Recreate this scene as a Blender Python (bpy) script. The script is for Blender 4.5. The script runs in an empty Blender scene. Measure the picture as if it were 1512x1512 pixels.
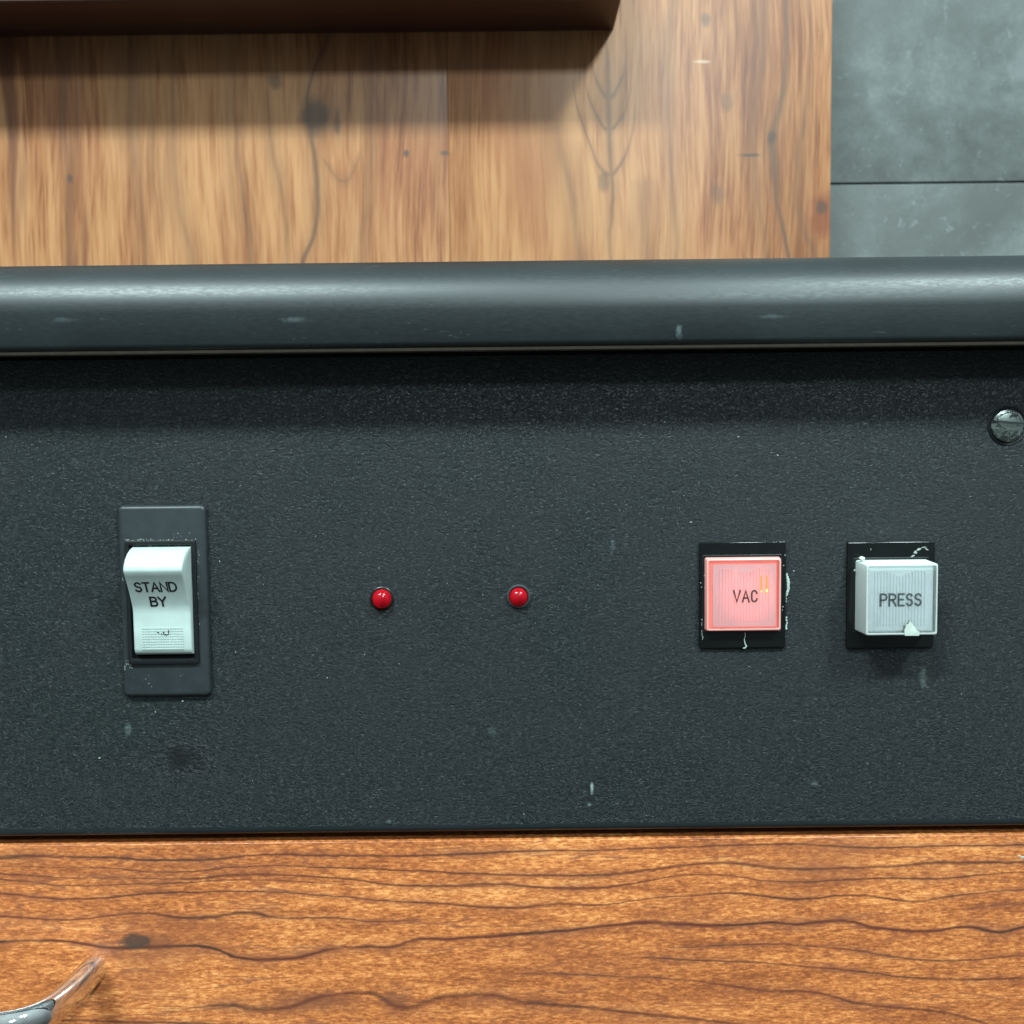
import bpy, bmesh, math, random
from mathutils import Vector, Matrix
random.seed(7)
R = math.radians
S = bpy.context.scene
COL = S.collection

# ------------------------------------------------------------------ camera
FPX = 1585.0                      # focal length in pixels of a 1512 px wide picture
D = 0.28
TILT, ROLL = R(4.0), R(0.62)
fw = Vector((0, math.cos(TILT), -math.sin(TILT)))
up0 = Vector((0, math.sin(TILT), math.cos(TILT)))
rt0 = Vector((1, 0, 0))
upv = up0*math.cos(ROLL) + rt0*math.sin(ROLL)
rtv = rt0*math.cos(ROLL) - up0*math.sin(ROLL)
CAM = -fw*D
cd = bpy.data.cameras.new('camera')
cam = bpy.data.objects.new('camera', cd); COL.objects.link(cam)
cd.sensor_width = 36; cd.lens = 36*FPX/1512
cd.clip_start = 0.01; cd.clip_end = 50
cd.dof.use_dof = True; cd.dof.focus_distance = D; cd.dof.aperture_fstop = 26
m3 = Matrix((rtv, upv, -fw)).transposed()
cam.matrix_world = Matrix.Translation(CAM) @ m3.to_4x4()
S.camera = cam
# ------------------------------------------------------------------ world and room lamps
w = bpy.data.worlds.new('World'); S.world = w; w.use_nodes = True
bg = w.node_tree.nodes['Background']
bg.inputs[1].default_value = 0.62
_t = w.node_tree; _g = _t.nodes.new('ShaderNodeTexCoord'); _s = _t.nodes.new('ShaderNodeSeparateXYZ'); _r = _t.nodes.new('ShaderNodeValToRGB')
_m = _t.nodes.new('ShaderNodeMapRange'); _m.inputs[1].default_value = -0.6; _m.inputs[2].default_value = 0.9
_t.links.new(_g.outputs['Generated'], _s.inputs[0]); _t.links.new(_s.outputs[2], _m.inputs[0]); _t.links.new(_m.outputs[0], _r.inputs[0]); _t.links.new(_r.outputs[0], bg.inputs[0])
_e = _r.color_ramp.elements; _e[0].color = (.10, .11, .11, 1); _e[1].color = (.85, 1.05, 1.08, 1)
_q = _e.new(0.42); _q.color = (.28, .34, .35, 1)
S.view_settings.view_transform = 'Standard'; S.view_settings.look = 'None'
S.view_settings.exposure = 0.18; S.view_settings.gamma = 1
def lamp(name, d, dist, sx, sy, watts, col=(0.78, 0.97, 0.98)):
    l = bpy.data.lights.new(name, 'AREA'); l.shape = 'RECTANGLE'
    l.size = sx; l.size_y = sy; l.energy = watts; l.color = col
    o = bpy.data.objects.new(name, l); COL.objects.link(o)
    v = Vector(d).normalized(); o.location = v*dist
    o.rotation_euler = v.to_track_quat('Z', 'X').to_euler()
    if sx > 0.3: o.rotation_euler = (math.atan2(math.hypot(v.x, -v.y), v.z), 0, 0)
    return o
lamp('ceiling_lamp_high', (0.86, -1, 1.50), 2.3, 0.30, 0.26, 44)
lamp('ceiling_lamp_low', (0.33, -1, 0.62), 2.4, 0.20, 0.20, 21)
lamp('ceiling_tube', (-0.62, -1, 1.45), 2.2, 0.75, 0.18, 60)

def at(px, py, y=0.0):
    """point of the plane at depth y that the photograph shows at (px, py)"""
    d = fw + rtv*((px-756)/FPX) + upv*((756-py)/FPX)
    p = CAM + d*((y-CAM.y)/d.y)
    return p
def X(px, py, y=0.0): return at(px, py, y).x
def Z(px, py, y=0.0): return at(px, py, y).z

# ------------------------------------------------------------------ node helper
class NT:
    def __init__(s, name):
        s.m = bpy.data.materials.new(name); s.m.use_nodes = True
        s.t = s.m.node_tree; s.b = s.t.nodes['Principled BSDF']
        s.out = s.t.nodes['Material Output']
        g = s.t.nodes.new('ShaderNodeNewGeometry'); s.pos = g.outputs['Position']; s.nrm = g.outputs['Normal']
        sp = s.t.nodes.new('ShaderNodeSeparateXYZ'); s.t.links.new(s.pos, sp.inputs[0])
        s.x, s.y, s.z = sp.outputs
    def put(s, sock, v):
        if v is None: return
        if isinstance(v, bpy.types.NodeSocket): s.t.links.new(v, sock)
        elif isinstance(v, (tuple, list)) and len(v) == 3 and sock.type == 'RGBA': sock.default_value = (*v, 1)
        elif sock.type == 'RGBA' and isinstance(v, (int, float)): sock.default_value = (v, v, v, 1)
        else: sock.default_value = v
    def M(s, op, a, b=None, c=None, clamp=False):
        n = s.t.nodes.new('ShaderNodeMath'); n.operation = op; n.use_clamp = clamp
        for i, v in enumerate((a, b, c)): s.put(n.inputs[i], v) if v is not None else None
        return n.outputs[0]
    def add(s, a, b): return s.M('ADD', a, b)
    def sub(s, a, b): return s.M('SUBTRACT', a, b)
    def mul(s, a, b): return s.M('MULTIPLY', a, b)
    def sm(s, v, a, b, lo=0.0, hi=1.0):
        n = s.t.nodes.new('ShaderNodeMapRange'); n.interpolation_type = 'SMOOTHSTEP'
        s.put(n.inputs[0], v)
        for i, q in zip((1, 2, 3, 4), (a, b, lo, hi)): s.put(n.inputs[i], q)
        return n.outputs[0]
    def vec(s, x, y, z):
        n = s.t.nodes.new('ShaderNodeCombineXYZ')
        for i, v in enumerate((x, y, z)): s.put(n.inputs[i], v)
        return n.outputs[0]
    def noise(s, scale, detail=2, rough=0.5, sx=1, sy=1, sz=1, dist=0, off=0, vec=None):
        if vec is None:
            mp = s.t.nodes.new('ShaderNodeMapping'); s.t.links.new(s.pos, mp.inputs[0])
            mp.inputs['Scale'].default_value = (sx, sy, sz); mp.inputs['Location'].default_value = (off, off*0.7, off*1.3)
            vec = mp.outputs[0]
        n = s.t.nodes.new('ShaderNodeTexNoise'); s.t.links.new(vec, n.inputs['Vector'])
        n.inputs['Scale'].default_value = scale; n.inputs['Detail'].default_value = detail
        n.inputs['Roughness'].default_value = rough; n.inputs['Distortion'].default_value = dist
        return n.outputs[0]
    def voronoi(s, scale, sx=1, sy=1, sz=1, feature='F1'):
        mp = s.t.nodes.new('ShaderNodeMapping'); s.t.links.new(s.pos, mp.inputs[0])
        mp.inputs['Scale'].default_value = (sx, sy, sz)
        n = s.t.nodes.new('ShaderNodeTexVoronoi'); n.feature = feature
        s.t.links.new(mp.outputs[0], n.inputs['Vector']); n.inputs['Scale'].default_value = scale
        return n.outputs['Distance']
    def mix(s, f, a, b, mode='MIX'):
        n = s.t.nodes.new('ShaderNodeMix'); n.data_type = 'RGBA'; n.blend_type = mode
        s.put(n.inputs[0], f); s.put(n.inputs[6], a); s.put(n.inputs[7], b)
        return n.outputs[2]
    def ramp(s, f, stops):
        n = s.t.nodes.new('ShaderNodeValToRGB'); s.put(n.inputs[0], f)
        e = n.color_ramp.elements
        while len(e) < len(stops): e.new(0.5)
        for q, (p, c) in zip(e, stops): q.position = p; q.color = (*c, 1)
        return n.outputs[0]
    def curve(s, f, pts):
        n = s.t.nodes.new('ShaderNodeFloatCurve'); s.put(n.inputs[1], f); n.inputs[0].default_value = 1
        c = n.mapping.curves[0]; n.mapping.use_clip = False
        pts = sorted(pts); pts = [(pts[0][0]-.15, pts[0][1])] + pts + [(pts[-1][0]+.15, pts[-1][1])]
        c.points[0].location = pts[0]; c.points[1].location = pts[-1]
        for p in pts[1:-1]: c.points.new(*p)
        for p in c.points: p.handle_type = 'AUTO'
        n.mapping.update()
        return n.outputs[0]
    def bump(s, h, strength, dist):
        n = s.t.nodes.new('ShaderNodeBump'); s.put(n.inputs['Height'], h)
        s.put(n.inputs['Strength'], strength); n.inputs['Distance'].default_value = dist
        s.t.links.new(n.outputs[0], s.b.inputs['Normal'])
    def ell(s, cx, cz, rx, rz, a=0.6, b=1.0, wob=None):
        """soft elliptical mask 1 inside 0 outside"""
        u = s.mul(s.sub(s.x, cx), 1/rx); v = s.mul(s.sub(s.z, cz), 1/rz)
        d = s.M('SQRT', s.add(s.mul(u, u), s.mul(v, v)))
        if wob is not None: d = s.add(d, wob)
        return s.sm(d, a, b, 1, 0)
    def set(s, **k):
        for n, v in k.items(): s.put(s.b.inputs[n.replace('_', ' ')], v)
        return s.m

def plain(name, col, rough=0.5, spec=0.5, metal=0.0, **k):
    n = NT(name)
    v = n.noise(400, 2, off=3)
    n.set(Base_Color=n.mix(n.sm(v, 0.3, 0.7), tuple(c*0.82 for c in col), col), Metallic=metal)
    n.b.inputs['Specular IOR Level'].default_value = spec
    n.b.inputs['Roughness'].default_value = rough
    for a, b in k.items(): n.put(n.b.inputs[a.replace('_', ' ')], b)
    return n.m

# ------------------------------------------------------------------ mesh helpers
def emit(bm, name, mat, parent=None, smooth=True, sharp=35):
    me = bpy.data.meshes.new(name)
    off = parent_world(parent) if parent else Vector()
    bmesh.ops.translate(bm, verts=bm.verts, vec=-off)
    bmesh.ops.recalc_face_normals(bm, faces=bm.faces)
    bm.to_mesh(me); bm.free()
    if smooth:
        for p in me.polygons: p.use_smooth = True
        me.set_sharp_from_angle(angle=R(sharp))
    me.materials.append(mat)
    o = bpy.data.objects.new(name, me); COL.objects.link(o)
    if parent: o.parent = parent
    return o
def parent_world(o):
    v = Vector()
    while o: v = v + o.location; o = o.parent
    return v
def thing(name, loc, label, cat, **k):
    o = bpy.data.objects.new(name, None); COL.objects.link(o); o.location = loc
    o.empty_display_size = 0.01
    o['label'] = label; o['category'] = cat
    for a, b in k.items(): o[a] = b
    return o

def rrect(x0, x1, z0, z1, r, n=5):
    """rounded rectangle, counterclockwise in (x, z)"""
    out = []
    for cx, cz, a0 in ((x1-r, z1-r, 0), (x0+r, z1-r, 90), (x0+r, z0+r, 180), (x1-r, z0+r, 270)):
        for i in range(n+1):
            a = R(a0 + 90*i/n); out.append((cx+r*math.cos(a), cz+r*math.sin(a)))
    return out
def loops_mesh(bm, loops, cap_first=True, cap_last=True, close=False):
    rows = [[bm.verts.new(p) for p in lp] for lp in loops]
    n = len(rows[0])
    seq = list(zip(rows, rows[1:])) + ([(rows[-1], rows[0])] if close else [])
    for a, b in seq:
        for i in range(n):
            bm.faces.new((a[i], a[(i+1) % n], b[(i+1) % n], b[i]))
    if cap_first and not close: bm.faces.new(rows[0])
    if cap_last and not close: bm.faces.new(rows[-1])
def slab(bm, x0, x1, z0, z1, yb, yf, r, bev, n=5, taper=0.0):
    """slab from back yb to front yf (yf < yb, towards the camera) with a rounded front edge"""
    lps = [[(x, yb, z) for x, z in rrect(x0-taper, x1+taper, z0-taper, z1+taper, r+taper, n)]]
    k = 4
    for i in range(k+1):
        a = R(90*i/k); ins = bev*(1-math.cos(a)); dy = bev*math.sin(a)
        lps.append([(x, yf+bev-dy, z) for x, z in rrect(x0+ins, x1-ins, z0+ins, z1-ins, max(r-ins, 1e-5), n)])
    loops_mesh(bm, lps)
def ring(bm, o4, i4, yb, yf, r, ri, bev, n=4):
    """rectangular frame: outer o4=(x0,x1,z0,z1), inner i4"""
    a, b = o4, i4
    def L(q, d, y, r): return [(x, y, z) for x, z in rrect(q[0]+d, q[1]-d, q[2]+d, q[3]-d, max(r-d, 1e-5), n)]
    loops_mesh(bm, [L(a, 0, yb, r), L(a, 0, yf+bev, r), L(a, bev*0.3, yf+bev*0.3, r), L(a, bev, yf, r),
                    L(b, -bev, yf, ri), L(b, -bev*0.3, yf+bev*0.3, ri), L(b, 0, yf+bev, ri), L(b, 0, yb, ri)], close=True)
def box(bm, x0, x1, y0, y1, z0, z1, bev=0):
    v = [bm.verts.new((x, y, z)) for x in (x0, x1) for y in (y0, y1) for z in (z0, z1)]
    fs = [(0, 1, 3, 2), (4, 6, 7, 5), (0, 4, 5, 1), (2, 3, 7, 6), (0, 2, 6, 4), (1, 5, 7, 3)]
    F = [bm.faces.new([v[i] for i in f]) for f in fs]
    if bev:
        bmesh.ops.bevel(bm, geom=list({e for f in F for e in f.edges}), offset=bev, segments=2, affect='EDGES', clamp_overlap=True)
def prism_x(bm, prof, x0, x1, nx=1):
    """profile in (y, z) swept along x"""
    xs = [x0 + (x1-x0)*i/nx for i in range(nx+1)]
    loops_mesh(bm, [[(x, y, z) for y, z in prof] for x in xs])
def lathe(bm, cx, cz, prof, n=40):
    """profile (radius, y) turned about the y axis at (cx, cz)"""
    lps = [[(cx+r*math.cos(2*math.pi*i/n), y, cz+r*math.sin(2*math.pi*i/n)) for i in range(n)] for r, y in prof]
    loops_mesh(bm, lps)
def blob(bm, x, y, z, r, sx=1, sz=1, sy=0.5, rot=0.0, jit=0.3):
    g = bmesh.ops.create_icosphere(bm, subdivisions=1, radius=r)
    for v in g['verts']:
        q = v.co * random.uniform(1-jit, 1+jit)
        a, c = q.x*sx, q.z*sz
        v.co = (x + a*math.cos(rot)-c*math.sin(rot), y + q.y*sy, z + a*math.sin(rot)+c*math.cos(rot))
def thread(bm, pts, rad, n=6):
    P = [Vector(p) for p in pts]; lps = []
    for i, p in enumerate(P):
        t = (P[min(i+1, len(P)-1)] - P[max(i-1, 0)]).normalized()
        a = t.cross(Vector((0, 1, 0.01))).normalized(); b = t.cross(a)
        r = rad[i] if isinstance(rad, (list, tuple)) else rad
        lps.append([p + (a*math.cos(2*math.pi*k/n)+b*math.sin(2*math.pi*k/n))*r for k in range(n)])
    loops_mesh(bm, lps)

# single-stroke lettering, each glyph in a 0..1 by 0..1 cell
def arc(cx, cy, rx, ry, a0, a1, n=10):
    return [(cx+rx*math.cos(R(a0+(a1-a0)*i/n)), cy+ry*math.sin(R(a0+(a1-a0)*i/n))) for i in range(n+1)]
GL = {
 'S': [arc(.5, .76, .44, .24, 25, 270) + arc(.5, .26, .46, .26, 90, -155)],
 'T': [[(0, 1), (1, 1)], [(.5, 1), (.5, 0)]],
 'A': [[(0, 0), (.5, 1), (1, 0)], [(.18, .34), (.82, .34)]],
 'N': [[(0, 0), (0, 1), (1, 0), (1, 1)]],
 'D': [[(0, 0), (0, 1), (.45, 1)] + arc(.45, .5, .55, .5, 90, -90) + [(0, 0)]],
 'B': [[(0, 0), (0, 1), (.55, 1)] + arc(.55, .77, .36, .23, 90, -90) + [(0, .54)], [(.55, .54)] + arc(.6, .27, .4, .27, 90, -90) + [(0, 0)]],
 'Y': [[(0, 1), (.5, .5), (1, 1)], [(.5, .5), (.5, 0)]],
 'V': [[(0, 1), (.5, 0), (1, 1)]],
 'C': [arc(.5, .68, .46, .32, 15, 180) + arc(.5, .32, .46, .32, 180, 345)],
 'P': [[(0, 0), (0, 1), (.55, 1)] + arc(.55, .74, .43, .26, 90, -90) + [(0, .48)]],
 'R': [[(0, 0), (0, 1), (.55, 1)] + arc(.55, .75, .43, .25, 90, -90) + [(0, .5)], [(.5, .5), (1, 0)]],
 'E': [[(1, 1), (0, 1), (0, 0), (1, 0)], [(0, .52), (.85, .52)]],
}
def stroke(bm, pts, wd, surf, lift):
    """flat ribbon along pts in (x, z); surf(x, z) gives the surface's y"""
    P = []; A, B = [], []
    for p in pts:
        if not P or (Vector(p)-P[-1]).length > 1e-6: P.append(Vector(p))
    for i, p in enumerate(P):
        d0 = (P[i]-P[i-1]).normalized() if i else None
        d1 = (P[i+1]-P[i]).normalized() if i < len(P)-1 else None
        t = ((d0 or d1) + (d1 or d0)); t = t.normalized() if t.length > 1e-6 else (d0 or d1)
        nrm = Vector((-t.y, t.x)); k = 1.0
        if d0 and d1: k = min(1/max(0.35, math.cos(d0.angle(d1)/2)), 1.8)
        q = p.copy()
        if not d0: q -= d1*wd*0.5
        if not d1: q += d0*wd*0.5
        A.append(q+nrm*wd*0.5*k); B.append(q-nrm*wd*0.5*k)
    def V(p, l): return bm.verts.new((p.x, surf(p.x, p.y)-l, p.y))
    a = [V(p, lift) for p in A]; b = [V(p, lift) for p in B]
    a2 = [V(p, -lift) for p in A]; b2 = [V(p, -lift) for p in B]
    for i in range(len(P)-1):
        bm.faces.new((a[i], a[i+1], b[i+1], b[i])); bm.faces.new((a[i], a2[i], a2[i+1], a[i+1]))
        bm.faces.new((b[i], b[i+1], b2[i+1], b2[i]))
    bm.faces.new((a[0], b[0], b2[0], a2[0])); bm.faces.new((a[-1], a2[-1], b2[-1], b[-1]))
def word(bm, txt, x0, x1, zb, zt, wd, surf, gap=0.35, lift=0.00004, widths=None):
    ws = [(widths or {}).get(c, 1.0) for c in txt]
    tot = sum(ws) + gap*(len(txt)-1); u = (x1-x0)/tot; x = x0
    for c, wq in zip(txt, ws):
        for s in GL[c]:
            stroke(bm, [(x+px*u*wq, zb+pz*(zt-zb)) for px, pz in s], wd, surf, lift)
        x += u*(wq+gap)

# ------------------------------------------------------------------ wood materials
def veins(n, pos, cross, p0, p1, c0, c1, list_, wob):
    """list_: (points [(pos, cross)], half width, strength, taper ends) ; returns summed mask"""
    t = n.M('DIVIDE', n.sub(pos, p0), p1-p0)
    tot = None; halo = None
    for pts, hw, st, prof in list_:
        q = [((a-p0)/(p1-p0), (b-c0)/(c1-c0)) for a, b in pts]
        cc = n.curve(t, q)
        line = n.add(n.mul(cc, c1-c0), c0)
        d = n.M('ABSOLUTE', n.sub(n.add(cross, wob), line))
        qs = [((a-p0)/(p1-p0), v) for a, v in prof]
        amp = n.curve(t, qs)
        wdt = n.mul(n.M('MAXIMUM', amp, 0.35), hw)
        k = n.M('DIVIDE', d, wdt)
        core = n.sm(k, 0.0, 1.0, 1, 0)
        on = n.sm(amp, 0.05, 0.75)
        v = n.mul(n.mul(core, on), st)
        tot = v if tot is None else n.M('MAXIMUM', tot, v)
        hv_ = n.mul(n.sm(k, 0.2, 4.5, 1, 0), on)
        halo = hv_ if halo is None else n.M('MAXIMUM', halo, hv_)
    return tot, halo

YD = 0.0008           # drawer front face
def drawer_wood():
    n = NT('striped_orange_wood')
    xa, xb = X(-60, 1380, YD), X(1580, 1380, YD)
    za, zb = Z(756, 1560, YD), Z(756, 1220, YD)
    def V(pts): return [(X(a, b, YD), Z(a, b, YD)) for a, b in pts]
    raw = [
     ([(0,1266),(50,1263.5),(142,1266),(231,1269.5),(314,1268.5),(370,1263),(500,1263),(602,1264),(737,1258),(872,1256),(1012,1251),(1161,1246),(1276,1252),(1376,1249.6),(1512,1248)], 2.2, .9, [(0,1.1),(60,1.5),(150,.8),(300,1.1),(400,.7),(600,1),(900,.7),(1200,.8),(1512,.7)]),
     ([(0,1279),(132,1281),(251,1287.6),(347,1280),(413,1278),(500,1281),(602,1286),(737,1291),(872,1292),(957,1285),(1012,1278),(1072,1274),(1161,1282.7),(1310,1279),(1376,1275),(1512,1273)], 1.9, .85, [(0,.5),(300,.6),(600,.8),(800,1),(1100,1.3),(1250,1),(1400,1.6),(1512,1.1)]),
     ([(0,1290),(66,1294),(198,1297.5),(298,1296.5),(337,1292),(500,1296.5),(585,1306.7),(669,1307.7),(720,1305.7),(856,1312.4),(923,1305.7),(1012,1293),(1078,1293),(1144,1302),(1310,1296.6),(1376,1297.6),(1512,1286.6)], 1.9, .9, [(0,.6),(250,.5),(340,1.5),(450,.8),(600,1),(860,1.3),(1000,.6),(1200,.7),(1350,.9),(1512,.5)]),
     ([(0,1299),(99,1306.5),(198,1306.5),(281,1302.5),(347,1299),(500,1305),(640,1316),(900,1324),(1512,1330)], 1.6, .8, [(0,.8),(300,.8),(420,.6),(560,.3),(650,0),(1512,0)]),
     ([(0,1319),(66,1325.7),(149,1325.7),(231,1319),(364,1316.4),(500,1324),(568,1330),(669,1335.5),(764,1340.5),(822,1335.5),(889,1335.5),(957,1327),(1012,1323.6),(1078,1318),(1171,1328),(1260,1322),(1356,1329.6),(1409,1321.7),(1512,1314)], 1.9, .9, [(0,.7),(230,1),(420,.6),(700,1),(780,1.2),(850,1),(960,.6),(1100,1.1),(1250,1),(1360,1),(1450,.6),(1512,.6)]),
     ([(0,1352),(99,1358),(165,1352),(215,1349),(281,1356),(317,1354),(364,1348),(413,1355),(500,1356),(551,1361),(635,1357.5),(737,1357.5),(1512,1350)], 2.1, .85, [(0,.8),(200,.7),(317,1.4),(420,.8),(520,.7),(650,.4),(760,0),(1512,0)]),
     ([(0,1390),(99,1390),(165,1400),(231,1398.4),(298,1397),(364,1415),(430,1415),(500,1400),(540,1398),(578,1398),(618.5,1387),(669,1386),(737,1381),(822,1376),(906,1366),(957,1362),(1012,1365),(1050,1367),(1095,1365),(1144,1362),(1177,1365),(1243.5,1360),(1293,1370),(1376,1375),(1429,1369),(1475,1377),(1512,1370)], 2.6, 1.0, [(0,1),(150,.9),(195,1.6),(300,1),(430,1.3),(560,.9),(620,1.2),(740,1.3),(850,.9),(1000,1.5),(1100,.8),(1240,1.3),(1400,1),(1460,1.4),(1512,.9)]),
     ([(0,1420),(900,1402),(1012,1398),(1144,1394.4),(1243.5,1402),(1376,1418),(1512,1411.6)], 1.8, .75, [(0,0),(900,0),(1000,.5),(1150,.8),(1300,.9),(1512,.8)]),
     ([(0,1420),(860,1410),(940,1413),(1012,1416.7),(1144,1423),(1243.5,1431.5),(1376,1444.7),(1512,1444)], 2.0, .85, [(0,0),(860,0),(950,.5),(1100,.9),(1300,.8),(1512,1)]),
     ([(0,1500),(120,1488),(264,1489),(330,1484),(397,1491),(500,1467),(551,1467.5),(595,1488),(652,1472.6),(720,1469),(771,1479),(872,1488),(957,1498),(1012,1503),(1512,1540)], 3.0, .8, [(0,0),(90,.2),(260,.4),(330,1),(420,1.4),(500,.8),(590,1.8),(720,1.4),(870,1),(1012,.9),(1100,0),(1512,0)]),
     ([(0,1440),(640,1436),(720,1437),(872,1440),(1012,1447),(1111,1461),(1194,1464.5),(1276.5,1483),(1376,1492.7),(1442,1507.5),(1512,1530)], 2.3, .8, [(0,0),(660,0),(800,.6),(1000,.5),(1130,1.2),(1300,1),(1440,1.1),(1512,1)]),
     ([(0,1505),(400,1512),(900,1500),(1012,1504),(1078,1511),(1200,1520),(1512,1530)], 2.2, .8, [(0,.8),(200,.9),(400,.3),(900,.2),(1050,1),(1200,0),(1512,0)]),
     ([(0,1380),(1300,1386),(1440,1340),(1512,1334),(1580,1330)], 1.5, .5, [(0,0),(1400,0),(1450,.8),(1512,.6),(1580,0)]),
    ]
    L = []
    for pts, hw, st, prof in raw:
        L.append((V(pts), hw*1.65*0.000177, st, [(X(a, 1380, YD), v) for a, v in prof]))
    wobble = n.add(n.mul(n.sub(n.noise(90, 3, sx=0.6), 0.5), 0.0011), n.mul(n.sub(n.noise(700, 2, sx=0.5), 0.5), 0.0005))
    vm, hm = veins(n, n.x, n.z, xa, xb, za, zb, L, wobble)
    vm = n.mul(vm, n.sm(n.noise(260, 3, sx=0.35, off=2), 0.15, 0.55, 0.65, 1))
    hm = n.mul(hm, n.sm(n.noise(120, 2, sx=0.35, off=16), 0.35, 0.65))
    # broad tone, fibres and pores
    broad = n.noise(28, 3, 0.55, sx=0.45, off=5)
    mid = n.noise(340, 3, 0.65, sx=0.11, off=8)
    fine = n.noise(2000, 3, 0.7, sx=0.30, sy=0.3, off=1)
    t = n.add(n.add(n.mul(broad, 0.34), n.mul(mid, 0.46)), n.mul(fine, 0.90))
    base = n.ramp(n.sm(t, 0.57, 1.15), [(0.0, (.19, .052, .020)), (0.35, (.38, .112, .034)), (0.65, (.56, .185, .054)), (1.0, (.82, .36, .125))])
    thin = n.sm(n.M('ABSOLUTE', n.sub(n.noise(120, 3, 0.55, sx=0.11, off=41), .5)), 0.0, 0.016, 1, 0)
    base = n.mix(n.mul(thin, n.sm(mid, .35, .60, .15, .75)), base, (.20, .065, .034))
    red = n.sm(n.noise(38, 3, 0.6, sx=0.5, off=11), 0.50, 0.72)
    base = n.mix(n.mul(red, 0.5), base, (.26, .080, .035))
    kn = n.ell(X(200, 1390, YD), Z(200, 1390, YD), 0.0058, 0.0026, 0.5, 1.0, n.mul(n.sub(n.noise(300, 3, off=4), .5), 1.2))
    kn2 = n.ell(X(222, 1389, YD), Z(222, 1389, YD), 0.0075, 0.0028, 0.1, 1.0, n.mul(n.sub(n.noise(300, 3, off=9), .5), 1.2))
    k3 = n.ell(X(470, 1478, YD), Z(470, 1478, YD), 0.017, 0.0048, 0.1, 1.0, n.mul(n.sub(n.noise(200, 3, off=19), .5), 1.6))
    k4 = n.ell(X(582, 1474, YD), Z(582, 1474, YD), 0.006, 0.0042, 0.1, 1.0, n.mul(n.sub(n.noise(300, 3, off=29), .5), 1.3))
    base = n.mix(n.mul(n.M('MAXIMUM', n.M('MAXIMUM', k3, k4), kn2), 0.7), base, (.17, .058, .030))
    vc = n.mix(n.sm(n.noise(60, 2, sx=0.5, off=21), 0.42, 0.62), (.100, .028, .018), (.045, .024, .019))
    base = n.mix(n.mul(hm, 0.55), base, (.21, .070, .036))
    col = n.mix(vm, base, vc)
    col = n.mix(n.mul(kn, 0.85), col, (.055, .036, .028))
    n.b.inputs['Specular IOR Level'].default_value = 0.35
    n.bump(fine, 0.06, 0.0002)
    n.b.inputs['Coat Weight'].default_value = 0.3; n.b.inputs['Coat Roughness'].default_value = 0.13
    return n.set(Base_Color=col, Roughness=0.34)

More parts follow.
